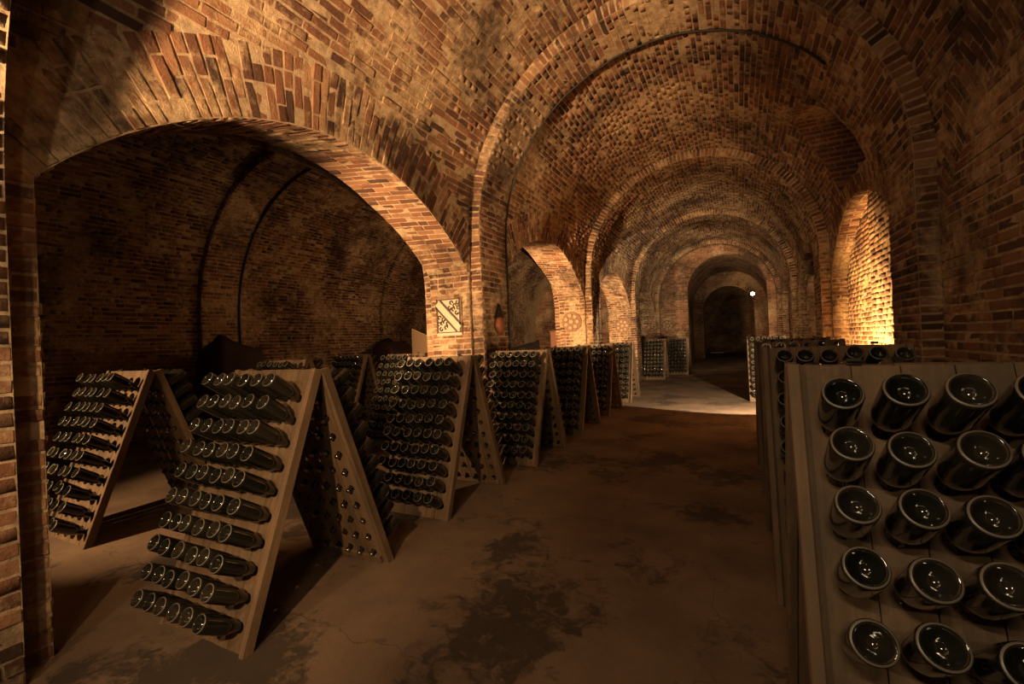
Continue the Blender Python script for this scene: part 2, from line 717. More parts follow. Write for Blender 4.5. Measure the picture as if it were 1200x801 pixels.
# lunette shaft in the right half of the vault
LUN_Y, LUN_R, LUN_S, LUN_B = 7.9, 0.80, 3.95, 3.62


def wall_intervals(y0, y1, zs, rad, openings, ring=True, lun=False):
    def iv(v):
        z = z_of_v(v, zs, rad)
        ivs = [(y0, y1)]
        for a, b in RIBS:
            ivs = subtract(ivs, a - 0.01, b + 0.01)
        for yc in openings:
            if z < SPRING:
                ivs = subtract(ivs, yc - AR_W, yc + AR_W)
            else:
                ro = AR_R + (RING if ring else 0)
                h = ro ** 2 - (z - AR_Z) ** 2
                if h > 0:
                    w = min(math.sqrt(h), 2.2)
                    ivs = subtract(ivs, yc - w, yc + w)
        if lun and LUN_B < z < LUN_S + LUN_R:
            w = LUN_R if z < LUN_S else math.sqrt(LUN_R ** 2 - (z - LUN_S) ** 2)
            ivs = subtract(ivs, LUN_Y - w, LUN_Y + w)
        return ivs
    return iv


def shell_side(sh_wall, sh_vault, P, zs, rad, y0, y1, openings, lun=False, matfun=lambda y: 0):
    """wall to the springing and vault from there to the crown, with side openings"""
    vh = zs + rad * math.pi / 2
    cuts = [y0]
    for yc in openings:
        cuts += [yc - AR_W, yc + AR_W]
    cuts.append(y1)
    for i in range(len(cuts) - 1):
        a, b = cuts[i], cuts[i + 1]
        if b - a < 1e-3:
            continue
        opening = i % 2 == 1
        us = np.linspace(a, b, 33 if opening else max(2, int((b - a) / 0.4) + 1))
        m = matfun((a + b) / 2)
        if not opening:
            sh_wall.patch(P, us, 0.0, zs, 6, m)
            sh_vault.patch(P, us, zs, vh, 20, m)
        else:
            az = arch_z((a + b) / 2)
            sh_wall.patch(P, us, lambda u: min(az(u), zs), zs, 4, m)
            lo = lambda u: max(zs, v_of_z(az(u), zs, rad))
            if lun and a < LUN_Y < b:
                w = LUN_R
                u1 = [u for u in us if u < LUN_Y - w] + [LUN_Y - w]
                u3 = [LUN_Y + w] + [u for u in us if u > LUN_Y + w]
                u2 = np.linspace(LUN_Y - w, LUN_Y + w, 25)
                sh_vault.patch(P, u1, lo, vh, 20, m)
                sh_vault.patch(P, u3, lo, vh, 20, m)
                sh_vault.patch(P, u2, lo, v_of_z(LUN_B, zs, rad), 6, m)
                sh_vault.patch(P, u2, lambda u: v_of_z(LUN_S + math.sqrt(max(w * w - (u - LUN_Y) ** 2, 0)), zs, rad), vh, 14, m)
            else:
                sh_vault.patch(P, us, lo, vh, 20, m)


# --- floor
fl = MB()
nx, ny = 16, 50
for j in range(ny + 1):
    for i in range(nx + 1):
        fl.v.append((-9.7 + 15.2 * i / nx, -4.6 + 44.6 * j / ny, 0.0))
for j in range(ny):
    for i in range(nx):
        a = j * (nx + 1) + i
        fl.f.append((a, a + 1, a + nx + 2, a + nx + 1))
floor = fl.build('floor', FLOORM)
tag(floor, 'worn brown cellar floor with dark damp blotches', 'floor', kind='structure')

# --- left and right walls and the main vault
wl, wr, ce = Shell(), Shell(), Shell()
shell_side(wl, ce, PL, ZS, RB, 0.0, Y_END, ARCH_Y)
shell_side(wl, ce, PL, ZS, RB, -4.6, 0.0, [], matfun=lambda y: 1)
shell_side(wr, ce, PR_, ZS, RB, 0.0, Y_END, ARCH_Y[1:], lun=True)
shell_side(wr, ce, PR_, ZS, RB, -4.6, 0.0, [], matfun=lambda y: 1)
# recess behind the second right arch, with its stepped-forward block
XR = NC + RB
NX = XR + 0.24
NB = XR + 0.09
ny0, ny1, nyb = ARCH_Y[1] - AR_W, ARCH_Y[1] + AR_W, ARCH_Y[1] - AR_W + 1.82
PN = lambda u, v: np.stack([np.full(np.shape(u), NX), np.asarray(u, float), np.asarray(v, float)], -1)
PNB = lambda u, v: np.stack([np.full(np.shape(u), NB), np.asarray(u, float), np.asarray(v, float)], -1)
PNS = lambda u, v: np.stack([np.asarray(u, float), np.full(np.shape(u), nyb), np.asarray(v, float)], -1)
aznr = arch_z(ARCH_Y[1])
wr.patch(PN, np.linspace(nyb, ny1, 25), 0.0, aznr, 6)
wr.patch(PNB, np.linspace(ny0, nyb, 12), 0.0, aznr, 6)
wr.patch(PNS, [NB, NX], 0.0, aznr(nyb), 6)
# lunette shaft
lp = [(LUN_Y - LUN_R, LUN_B)] + [(LUN_Y - LUN_R * math.cos(a), LUN_S + LUN_R * math.sin(a)) for a in np.linspace(0, math.pi, 17)] + [(LUN_Y + LUN_R, LUN_B)]
LX = 2.75
for i in range(len(lp)):
    (ya, za), (yb, zb) = lp[i], lp[(i + 1) % len(lp)]
    xa, xb = float(x_of_z(za, NC, ZS, RB, 1)), float(x_of_z(zb, NC, ZS, RB, 1))
    wr.quad([(xa, ya, za), (LX, ya, za), (LX, yb, zb), (xb, yb, zb)], 1)
for i in range(len(lp) - 1):
    (ya, za), (yb, zb) = lp[i], lp[i + 1]
    if za < LUN_S or zb < LUN_S:
        pass
wr.quad([(LX, LUN_Y - LUN_R, LUN_B), (LX, LUN_Y + LUN_R, LUN_B), (LX, LUN_Y + LUN_R, LUN_S + LUN_R), (LX, LUN_Y - LUN_R, LUN_S + LUN_R)], 1)

wall_left = wl.build('wall_left', 'left brick wall of the cellar nave, between the side arches', 'wall')
wall_right = wr.build('wall_right', 'right brick wall of the cellar nave with a lit shallow recess', 'wall')
ceiling = ce.build('ceiling', 'brick barrel vault over the cellar nave', 'ceiling')

cw = Courses().surf(PL, 1, 0.0, ZS, wall_intervals(0.0, Y_END, ZS, RB, ARCH_Y))
cw.finish(wall_left)
cr = Courses()
cr.surf(PR_, -1, 0.0, ZS, wall_intervals(0.0, Y_END, ZS, RB, ARCH_Y[1:]))


def niche_iv(y0, y1):
    def iv(z):
        if z < SPRING:
            return [(y0, y1)]
        h = AR_R ** 2 - (z - AR_Z) ** 2
        if h <= 0:
            return []
        w = math.sqrt(h)
        a, b = max(y0, ARCH_Y[1] - w), min(y1, ARCH_Y[1] + w)
        return [(a, b)] if b - a > 0.05 else []
    return iv


cr.surf(PN, -1, 0.0, AR_Z + AR_R, niche_iv(nyb, ny1))
cr.surf(PNB, -1, 0.0, AR_Z + AR_R, niche_iv(ny0, nyb))
cr.surf(PNS, -1, 0.0, aznr(nyb) - 0.02, lambda v: [(NB, NX)])
# the first right arch is walled up flush: fill inside its ring
def blind_iv(v):
    z = z_of_v(v, ZS, RB)
    return [(0.9, 5.13)] if z < SPRING else ([] if z > AR_Z + AR_R else [(ARCH_Y[0] - math.sqrt(AR_R ** 2 - (z - AR_Z) ** 2), ARCH_Y[0] + math.sqrt(AR_R ** 2 - (z - AR_Z) ** 2))])


def right_vault_iv():
    base = wall_intervals(0.0, Y_END, ZS, RB, ARCH_Y, lun=True)

    def iv(v):
        return base(v) + [(max(a, 0.84), min(b, 5.18)) for a, b in blind_iv(v)]
    return iv


# redo the first bay of the right wall around the blind ring
cr.rec[0] = cr.rec[0][~((cr.rec[0][:, 1] > 0.8) & (cr.rec[0][:, 1] < 5.22))]


def bay0_iv(v):
    z = z_of_v(v, ZS, RB)
    out = []
    if z < SPRING:
        return [(0.84, 5.22)]
    w = math.sqrt(max(AR_R ** 2 - (z - AR_Z) ** 2, 0))
    if w > 0.03:
        out.append((ARCH_Y[0] - w, ARCH_Y[0] + w))
    wo = math.sqrt(max((AR_R + RING) ** 2 - (z - AR_Z) ** 2, 0))
    if ARCH_Y[0] - wo > 0.9:
        out.append((0.84, ARCH_Y[0] - wo))
    if ARCH_Y[0] + wo < 5.15:
        out.append((ARCH_Y[0] + wo, 5.22))
    return out


cr.surf(PR_, -1, 0.0, ZS, bay0_iv)
cr.finish(wall_right)
cc = Courses()
cc.surf(PL, 1, ZS, VH, wall_intervals(0.0, Y_END, ZS, RB, ARCH_Y))
cc.surf(PR_, -1, ZS, VH, right_vault_iv())
cc.finish(ceiling)

# --- side arches: voussoir ring on the nave face, brick jambs and soffit through the wall
trim_no = [0]


def next_trim():
    trim_no[0] += 1
    return 'trim_%d' % trim_no[0]


def side_arch(yc, side, depth_fn, label, splay=0.0, has_soffit=True, far_only=False, lun=False):
    """depth_fn(z) gives the x of the back edge of the soffit"""
    sh, bc = Shell(), Courses()
    th_max = math.asin(AR_W / AR_R)
    arc = AR_R * th_max
    L = 2 * SPRING + 2 * arc

    def Q(v):
        v = np.asarray(v, float)
        th = np.clip((v - SPRING) / AR_R - th_max, -th_max, th_max)
        y = yc + AR_R * np.sin(th)
        z = AR_Z + AR_R * np.cos(th)
        z = np.where(v < SPRING, v, np.where(v > SPRING + 2 * arc, L - v, z))
        return y, z

    def PS(u, v):
        y, z = Q(v)
        u = np.asarray(u, float)
        xf = x_of_z(z, NC, ZS, RB, side)
        xb = depth_fn(z)
        lift = splay * np.clip((z - SPRING) / (AR_Z + AR_R - SPRING), 0, 1) * u
        return np.stack([xf + (xb - xf) * u, y, z + lift], -1)

    name = next_trim()
    if has_soffit:
        vs = np.r_[np.linspace(0, SPRING, 6), np.linspace(SPRING, SPRING + 2 * arc, 41)[1:], np.linspace(SPRING + 2 * arc, L, 6)[1:]]
        PT = lambda u, v: PS(v, u)
        sh.patch(PT, vs, 0.0, 1.0, 4)
    else:
        sh.quad([(NC + side * (RB - 0.0005), yc - AR_W, 0.0), (NC + side * (RB - 0.0005), yc + AR_W, 0.0), (NC + side * (RB - 0.0005), yc + AR_W, 0.02), (NC + side * (RB - 0.0005), yc - AR_W, 0.02)])
    o = sh.build(name, label, 'arch')
    if has_soffit:
        dep = abs(float(x_of_z(2.0, NC, ZS, RB, side)) - float(depth_fn(np.array(2.0))))
        # courses run through the thickness of the wall
        nr = int(round(L / 0.0755))
        rows = []
        for k in range(nr):
            vc = (k + 0.5) * L / nr
            if far_only and vc < L * 0.3:
                continue
            u = 0.0
            first = True
            while u < 1 - 0.02:
                ln = 0.25 / dep * random.uniform(0.94, 1.05)
                if random.random() < 0.2 or (first and k % 2):
                    ln *= 0.5
                first = False
                ln = min(ln, 1 - u)
                if 1 - u - ln < 0.07 / dep:
                    ln = 1 - u
                if ln * dep > 0.04:
                    rows.append((u + ln / 2, vc, ln - 0.011 / dep, L / nr - 0.011))
                u += ln
        c = np.array(rows)
        e = 1e-3
        p0 = PS(c[:, 0], c[:, 1])
        pu = (PS(c[:, 0] + e, c[:, 1]) - PS(c[:, 0] - e, c[:, 1])) / (2 * e)
        pv = (PS(c[:, 0], c[:, 1] + e) - PS(c[:, 0], c[:, 1] - e)) / (2 * e)
        su, sv = np.linalg.norm(pu, axis=1, keepdims=True), np.linalg.norm(pv, axis=1, keepdims=True)
        bc.push(p0, pu / su, pv / sv, -side, c[:, 2] * su[:, 0], np.minimum(c[:, 3] * sv[:, 0], 0.068))
    # ring
    nvs = int(round(2 * arc / 0.0765))
    rec = []
    for i in range(nvs):
        th = -th_max + (i + 0.5) * 2 * th_max / nvs
        segs = ((0.0, 0.25), (0.25, 0.5)) if i % 2 else ((0.0, 0.125), (0.125, 0.375), (0.375, 0.5))
        if random.random() < 0.2:
            segs = ((0.0, 0.5),) if False else ((0.0, 0.25), (0.25, 0.375), (0.375, 0.5))
        for a, b in segs:
            rho = AR_R + (a + b) / 2
            y, z = yc + rho * math.sin(th), AR_Z + rho * math.cos(th)
            if abs(y - yc) > 2.12:
                continue
            if lun and LUN_B - 0.05 < z and abs(y - LUN_Y) < LUN_R + 0.06:
                continue
            rec.append((th, rho, b - a - 0.011, 2 * th_max / nvs * rho - 0.011))
    c = np.array(rec)

    def PRG(th, rho):
        y, z = yc + rho * np.sin(th), AR_Z + rho * np.cos(th)
        return np.stack([x_of_z(z, NC, ZS, RB, side), y, z], -1)
    e = 1e-3
    p0 = PRG(c[:, 0], c[:, 1])
    pr = (PRG(c[:, 0], c[:, 1] + e) - PRG(c[:, 0], c[:, 1] - e)) / (2 * e)
    pt = (PRG(c[:, 0] + e, c[:, 1]) - PRG(c[:, 0] - e, c[:, 1])) / (2 * e)
    sr, st = np.linalg.norm(pr, axis=1, keepdims=True), np.linalg.norm(pt, axis=1, keepdims=True)
    bc.push(p0, pr / sr, pt / st, side, c[:, 2] * sr[:, 0], c[:, 3])
    bc.finish(o)
    return o


aisle_x = lambda z: x_of_z(np.minimum(z, AS + 0.9), AC, AS, AB, 1)
names_l = ['wide brick side arch beside the first riddling racks, coat of arms on its jamb',
           'lit brick side arch behind the middle riddling racks, rosette plaque on its jamb',
           'narrow-looking brick side arch beyond the second pier', 'farthest brick side arch beside the end wall']
for k in range(4):
    side_arch(ARCH_Y[k], -1, aisle_x, names_l[k], splay=0.13)
side_arch(ARCH_Y[0], 1, None, 'walled-up brick arch in the right wall above the nearest racks', has_soffit=False)
side_arch(ARCH_Y[1], 1, lambda z: np.full(np.shape(z), NX), 'brightly lit shallow brick arch recess in the right wall', lun=True)
side_arch(ARCH_Y[2], 1, lambda z: np.full(np.shape(z), 1.82), 'dark open brick arch in the right wall past the lit recess')
side_arch(ARCH_Y[3], 1, lambda z: np.full(np.shape(z), 1.82), 'last dark brick arch in the right wall near the end wall')


# --- transverse ribs and their piers
def rib(y0, y1, cx, zs, rb, rr, label, individual=True, half=None):
    sh, bc = Shell(), Courses()
    vh = zs + rr * math.pi / 2
    for side in (-1, 1):
        P = profile(cx, zs, rr, side)
        sh.patch(P, [y0, (y0 + y1) / 2, y1], 0.0, vh, 30)
        for yy in (y0, y1):
            def PF(u, v, yy=yy, side=side):
                u, v = np.asarray(u, float), np.asarray(v, float)
                ph = np.clip((v - zs) / rr, 0, None)
                rad = rr + (rb - rr) * u
                x = cx + side * rad * np.cos(ph)
                z = np.where(v <= zs, v, zs + rad * np.sin(ph))
                return np.stack([x, np.full(x.shape, yy), z], -1)
            PFT = lambda u, v, PF=PF: PF(v, u)
            sh.patch(PFT, np.r_[np.linspace(0, zs, 4), np.linspace(zs, vh, 28)[1:]], 0.0, 1.0, 1)
            if yy == y0:
                nr = int(round(vh / 0.0755))
                vc = (np.arange(nr) + 0.5) * vh / nr
                uc = np.full(nr, 0.5)
                p0 = PF(uc, vc)
                pu = PF(uc + 0.1, vc) - PF(uc - 0.1, vc)
                pv = PF(uc, vc + 1e-3) - PF(uc, vc - 1e-3)
                su, sv = np.linalg.norm(pu, axis=1, keepdims=True), np.linalg.norm(pv, axis=1, keepdims=True)
                bc.push(p0, pu / su, pv / sv, side, np.full(nr, (rb - rr) - 0.004), np.full(nr, vh / nr - 0.011))
        if half is None or half == side:
            bc.surf(P, -side, 0.0, vh, lambda v: [(y0, y1)], header=0.3)
    o = sh.build(next_trim(), label, 'arch rib')
    bc.finish(o, individual=individual)
    return o


rib_names = ['close brick pier and transverse rib with pale worn edge', 'first full transverse brick rib with a black cable along its edge',
             'second transverse brick rib past the lit recess', 'third transverse brick rib near the far rack',
             'last transverse brick rib at the end wall']
for k, (a, b) in enumerate(RIBS):
    if a < Y_END:
        if k == 0:
            rib(a, b + 0.012, NC, 2.3, 3.0, RR, rib_names[k])
        else:
            rib(a, min(b, Y_END), NC, ZS, RB, RR, rib_names[k])

# --- the side aisle to the left
wa, ca = Shell(), Shell()
shell_side(wa, ca, PAL, AS, AB, -4.6, 22.0, [])
sa = Shell()
# aisle side of the pier wall
cutsA = [-4.6]
for yc in ARCH_Y:
    cutsA += [yc - AR_W, yc + AR_W]
cutsA.append(22.0)
for i in range(len(cutsA) - 1):
    a, b = cutsA[i], cutsA[i + 1]
    if i % 2 == 0:
        sa.patch(PAR, np.linspace(a, b, 4), 0.0, VHA, 24, 1)
    else:
        az = arch_z((a + b) / 2)
        crown = AR_Z + AR_R
        sa.patch(PAR, np.linspace(a, b, 25), lambda u: v_of_z(az(u) + 0.13 * max(0, (az(u) - SPRING) / (crown - SPRING)), AS, AB), VHA, 20, 1)
wall_aisle = wa.build('wall_aisle', 'long dark brick wall at the far side of the left aisle', 'wall')
ceiling_aisle = ca.build('ceiling_aisle', 'dim brick barrel vault over the left aisle', 'ceiling')
sa.build('wall_pier', 'aisle side of the brick wall between the two vaults', 'wall')


def aisle_iv(v):
    ivs = [(0.9, 21.0)]
    for a, b in RIBS:
        ivs = subtract(ivs, a, b)
    return ivs


Courses().surf(PAL, 1, 0.0, AS, aisle_iv).finish(wall_aisle)
Courses().surf(PAL, 1, AS, VHA, aisle_iv).finish(ceiling_aisle)
an = ['aisle rib and pier opposite the first racks', 'aisle rib and pier with a dark cable, seen through the wide arch',
      'aisle rib and pier beyond the leaning board', 'aisle rib seen through the second arch', 'aisle rib at the far end']
for k, (a, b) in enumerate(RIBS):
    if k in (1, 2, 3):
        rib(a, b, AC, AS, AB, AR, 'dim brick ' + an[k], half=-1)

# --- end walls and the passage beyond
we = Shell()


def end_wall(y, cx, rad, zs, x0, x1, ztop, sh):
    """a cross wall at y with a round-headed opening"""
    Pw = lambda u, v: np.stack([np.asarray(u, float), np.full(np.shape(u), y), np.asarray(v, float)], -1)
    for yy in (y, y + 0.5):
        Pw = lambda u, v, yy=yy: np.stack([np.asarray(u, float), np.full(np.shape(u), yy), np.asarray(v, float)], -1)
        sh.patch(Pw, np.linspace(x0, cx - rad, 4), 0.0, ztop, 8, 1)
        sh.patch(Pw, np.linspace(cx + rad, x1, 4), 0.0, ztop, 8, 1)
        sh.patch(Pw, cx + rad * np.cos(np.linspace(math.pi, 0, 33)), lambda u: zs + math.sqrt(max(rad ** 2 - (u - cx) ** 2, 0)), ztop, 6, 1)
    pr = [(cx - rad, 0.0)] + [(cx + rad * math.cos(a), zs + rad * math.sin(a)) for a in np.linspace(math.pi, 0, 33)] + [(cx + rad, 0.0)]
    s = 0.0
    for (xa, za), (xb, zb) in zip(pr[:-1], pr[1:]):
        d = math.hypot(xb - xa, zb - za)
        sh.quad([(xa, y, za), (xb, y, zb), (xb, y + 0.5, zb), (xa, y + 0.5, za)], 1, [(0, s), (0, s + d), (0.5, s + d), (0.5, s)])
        s += d


end_wall(Y_END, -0.35, 1.52, 3.32, -3.3, 1.75, 5.6, we)
wall_end = we.build('wall_end', 'brick end wall of the nave with a tall round-headed doorway', 'wall')
wp = Shell()
end_wall(30.0, -0.42, 1.38, 2.95, -2.6, 2.0, 5.6, wp)
wall_passage = wp.build('wall_passage', 'dark brick cross wall with the smaller farthest doorway', 'wall')
# passage shell
ps = Shell()
for side in (-1, 1):
    ps.patch(profile(-0.38, 3.2, 2.0, side), np.linspace(Y_END + 0.5, 39, 20), 0.0, 3.2 + math.pi, 24, 1)
P9 = lambda u, v: np.stack([np.asarray(u, float), np.full(np.shape(u), 39.0), np.asarray(v, float)], -1)
ps.patch(P9, np.linspace(-2.5, 1.8, 4), 0.0, 5.4, 6, 1)
ps.build('wall_passage_vault', 'dark vaulted brick passage behind the end wall', 'wall')
# closing walls out of view
wb = Shell()
Pb = lambda yy: (lambda u, v: np.stack([np.asarray(u, float), np.full(np.shape(u), yy), np.asarray(v, float)], -1))
wb.patch(Pb(-4.6), np.linspace(-9.7, 1.8, 6), 0.0, 5.6, 6, 1)
wb.build('wall_back', 'brick wall closing the cellar behind', 'wall')
wx = Shell()
wx.patch(Pb(22.0), np.linspace(-9.7, -3.7, 6), 0.0, 5.4, 6, 1)
wx.build('wall_aisle_end', 'brick wall closing the far end of the left aisle', 'wall')
# dark side rooms behind the open right arches
wsr = Shell()
PX = lambda u, v: np.stack([np.full(np.shape(u), 5.2), np.asarray(u, float), np.asarray(v, float)], -1)
wsr.patch(PX, np.linspace(11.0, 21.2, 8), 0.0, 4.0, 4, 1)
wsr.patch(Pb(11.0), np.linspace(1.8, 5.2, 4), 0.0, 4.0, 4, 1)
wsr.patch(Pb(21.2), np.linspace(1.7, 5.2, 4), 0.0, 4.0, 4, 1)
wsr.patch(lambda u, v: np.stack([np.asarray(u, float), np.asarray(v, float), np.full(np.shape(u), 4.0)], -1), np.linspace(1.6, 5.2, 4), 11.0, 21.2, 6, 1)
PXI = lambda u, v: np.stack([np.full(np.shape(u), 1.82), np.asarray(u, float), np.asarray(v, float)], -1)
for a, b in ((11.0, ARCH_Y[2] - AR_W), (ARCH_Y[2] + AR_W, ARCH_Y[3] - AR_W), (ARCH_Y[3] + AR_W, 21.2)):
    wsr.patch(PXI, np.linspace(a, b, 3), 0.0, 4.0, 4, 1)
for yc in ARCH_Y[2:]:
    wsr.patch(PXI, np.linspace(yc - AR_W, yc + AR_W, 25), arch_z(yc), 4.0, 4, 1)
wsr.build('wall_side_room', 'brick walls of the unlit rooms behind the right arches', 'wall')

# ------------------------------------------------------------------ riddling racks
H_RACK, S_RACK, E_RACK = 1.40, 0.550, 0.050
PC, PRW, C0, T0 = 0.1121, 0.1321, 0.1000, 0.1742
W_RACK = 2 * C0 + 5 * PC
SL = math.hypot(H_RACK, S_RACK - E_RACK)
TH_B, HOLE, HOLE_B, HOLE_DY = 0.056, 0.0270, 0.0240, -0.0150
REC, HOLE_DF, STILE = 0.022, -0.006, 0.032
LEAN = math.atan2(S_RACK - E_RACK, H_RACK)


def board_mesh(x0, x1):
    """one plank with ten round holes; local x across, y up the slope from the top (negative down), z outward; hole centre at x = 0"""
    vs, fs = [], []
    x0, x1 = x0 + 0.0015, x1 - 0.0015

    def quad(a, b, c, d):
        n = len(vs)
        vs.extend((a, b, c, d))
        fs.append((n, n + 1, n + 2, n + 3))
    zf, zb = -REC, -TH_B
    ytop, ybot = -(T0 - PRW / 2), -(T0 + 9.5 * PRW)
    for ya, yb in ((0.0, ytop), (ybot, -SL)):
        quad((x0, yb, zf), (x1, yb, zf), (x1, ya, zf), (x0, ya, zf))
        quad((x0, ya, zb), (x1, ya, zb), (x1, yb, zb), (x0, yb, zb))
    quad((x0, 0, zf), (x1, 0, zf), (x1, 0, zb), (x0, 0, zb))
    quad((x0, -SL, zb), (x1, -SL, zb), (x1, -SL, zf), (x0, -SL, zf))
    quad((x0, 0, zf), (x0, 0, zb), (x0, -SL, zb), (x0, -SL, zf))
    quad((x1, -SL, zf), (x1, -SL, zb), (x1, 0, zb), (x1, 0, zf))
    hy = PRW / 2
    angs = sorted([2 * math.pi * i / 12 for i in range(12)] + [math.atan2(sy * hy, x) % (2 * math.pi) for x in (x0, x1) for sy in (-1, 1)])
    for r_ in range(10):
        yc = -(T0 + PRW * r_)
        inner, outer, innerb = [], [], []
        for a in angs:
            ca, sa_ = math.cos(a), math.sin(a)
            t = min((x1 / ca if ca > 1e-9 else (x0 / ca if ca < -1e-9 else 1e9)), (hy / abs(sa_) if abs(sa_) > 1e-9 else 1e9))
            inner.append((HOLE * ca, yc + HOLE_DF + HOLE * sa_))
            innerb.append((HOLE_B * ca, yc + HOLE_DY + HOLE_B * sa_))
            outer.append((t * ca, yc + t * sa_))
        n = len(angs)
        for i in range(n):
            j = (i + 1) % n
            a, b, c, d = inner[i], outer[i], outer[j], inner[j]
            quad((*a, zf), (*b, zf), (*c, zf), (*d, zf))
            quad((*innerb[j], zb), (*c, zb), (*b, zb), (*innerb[i], zb))
            quad((*inner[i], zf), (*inner[j], zf), (*innerb[j], zb), (*innerb[i], zb))
    return mesh_from('board', vs, fs, WOOD)


BOARD_L = board_mesh(-C0 + STILE, PC / 2)
BOARD_M = board_mesh(-PC / 2, PC / 2)
BOARD_R = board_mesh(-PC / 2, C0 - STILE)
st_ = MB()
st_.box((0, -SL / 2, -TH_B / 2), (STILE, SL, TH_B + 0.004), None, 0.004)
STILE_MESH = mesh_from('stile', st_.v, st_.f, WOOD)
hb = MB()
hb.box((0, -0.012, -0.06), (0.035, 0.008, 0.11), Matrix.Rotation(-LEAN, 3, 'X'))
hb.box((0, 0.012, -0.06), (0.035, 0.008, 0.11), Matrix.Rotation(LEAN, 3, 'X'))
hb.lathe([(0.007, -0.018), (0.007, 0.018)], 8, M4=Matrix.Translation((0, 0, 0.004)) @ Matrix.Rotation(R(90), 4, 'Y'))
HINGE_MESH = mesh_from('hinge', hb.v, hb.f, IRON)
bt_ = MB()
bt_.box((0, 0, 0), (W_RACK - 0.08, 0.05, 0.020), None, 0.003)
BATTEN_MESH = mesh_from('batten', bt_.v, bt_.f, WOOD)

RACKS = []   # (root, x_left, y, rz, label phrase)


def panel_matrix(back):
    """local frame of a panel: x across, y up the slope, z outward, origin at the top left of the outer face"""
    sy = 1.0 if back else -1.0
    up = Vector((0, -sy * math.sin(LEAN), math.cos(LEAN)))
    out = Vector((0, sy * math.cos(LEAN), math.sin(LEAN)))
    x = up.cross(out)
    m = Matrix.Identity(4)
    org = Vector((0 if x.x > 0 else W_RACK, sy * E_RACK, H_RACK))
    for k in range(3):
        m[k][0], m[k][1], m[k][2], m[k][3] = x[k], up[k], out[k], org[k]
    return m


def rack(x_left, y, phrase, rz=0.0, group='riddling racks'):
    y += 0.017
    root = empty('riddling_rack', (x_left, y, 0.0), rz)
    tag(root, phrase, 'wine rack', group)
    for back in (False, True):
        pm = panel_matrix(back)
        for c in range(6):
            me = BOARD_L if c == 0 else (BOARD_R if c == 5 else BOARD_M)
            dz = random.uniform(-0.003, 0.003)
            link('board', me, root, pm @ Matrix.Translation((C0 + PC * c, random.uniform(-0.004, 0.0), dz)))
        for sx in (STILE / 2, W_RACK - STILE / 2):
            link('stile', STILE_MESH, root, pm @ Matrix.Translation((sx, 0, 0)))
        for s in (0.055, SL - 0.06):
            link('batten', BATTEN_MESH, root, pm @ Matrix.Translation((W_RACK / 2, -s, -TH_B - 0.014)))
    for hx in (0.17, W_RACK - 0.17):
        link('hinge', HINGE_MESH, root, Matrix.Translation((hx, 0, H_RACK)))
    RACKS.append((root, x_left, y, rz))
    return root


XL_R = -2.236 - W_RACK
racks_spec = [
    (XL_R, 1.888, 0, 'worn-pier riddling rack: wooden frame whose open end shows beside the pale worn pier'),
    (XL_R - 0.03, 3.683, 0, 'wooden riddling rack in front of the coat-of-arms pier'),
    (XL_R + 0.035, 5.438, 0, 'wooden riddling rack third along the left row, by the first rib pier'),
    (XL_R + 0.02, 7.267, 0, 'wooden riddling rack fourth along the left row, before the second side arch'),
    (XL_R - 0.01, 9.073, 0, 'wooden riddling rack fifth along the left row, before the second rib pier'),
    (XL_R, 11.0, 0, 'wooden riddling rack last in the left row, past the second rib pier'),
    (XL_R - 0.02, 16.62, 0, 'lone wooden riddling rack beside the third rib pier far down the nave'),
    (-2.45, 18.6, 0, 'dark riddling rack standing behind the lone far rack'),
    (0.13, 1.60, 0, 'large wooden riddling rack with big bottle bases, first on the right side'),
    (0.14, 3.36, 0, 'wooden riddling rack second on the right, only its top row and edge showing'),
    (0.15, 5.25, 0, 'wooden riddling rack third on the right, mostly hidden by the second'),
    (0.19, 11.5, 0, 'far riddling rack with brightly lit bottle rims near the dark arch'),
    (0.32, 7.10, 0, 'riddling rack fourth on the right, its dark top just below the lit recess'),
    (-4.72 - W_RACK, 2.18, 0, 'riddling rack under the wide arch with a brightly lit top'),
    (-5.25 - W_RACK, 4.25, 0, 'riddling rack in the left aisle behind the wide arch, mostly hidden'),
    (-4.40 - W_RACK, 5.75, 0, 'riddling rack in the left aisle with small bright rims beside the leaning board'),
    (-6.75 - W_RACK, 6.9, 0, 'dark riddling rack deep in the left aisle'),
]
for xl, y, rz, ph in racks_spec:
    rack(xl, y, ph, rz)

# ------------------------------------------------------------------ bottles
B_ANG = R(34.2)
PROF = [(0.003, 0.172), (0.010, 0.1735), (0.018, 0.180), (0.026, 0.191), (0.031, 0.2015), (0.0345, 0.2085), (0.0385, 0.2105), (0.0425, 0.2085), (0.0443, 0.2030), (0.0446, 0.194),
        (0.0446, 0.088), (0.0434, 0.070), (0.0398, 0.052), (0.0345, 0.035), (0.0282, 0.018), (0.0228, 0.002), (0.0188, -0.014), (0.0164, -0.032),
        (0.0154, -0.052), (0.0152, -0.068), (0.0170, -0.070), (0.0170, -0.078), (0.0150, -0.080)]
CAPP = [(0.0158, -0.0795), (0.0160, -0.084), (0.0150, -0.0885), (0.011, -0.0905)]


def lathe_mesh(name, prof, seg, mat, smooth=True):
    b = MB()
    b.lathe(prof, seg)
    me = mesh_from(name, b.v, [tuple(reversed(q)) for q in b.f], mat, smooth)
    return me


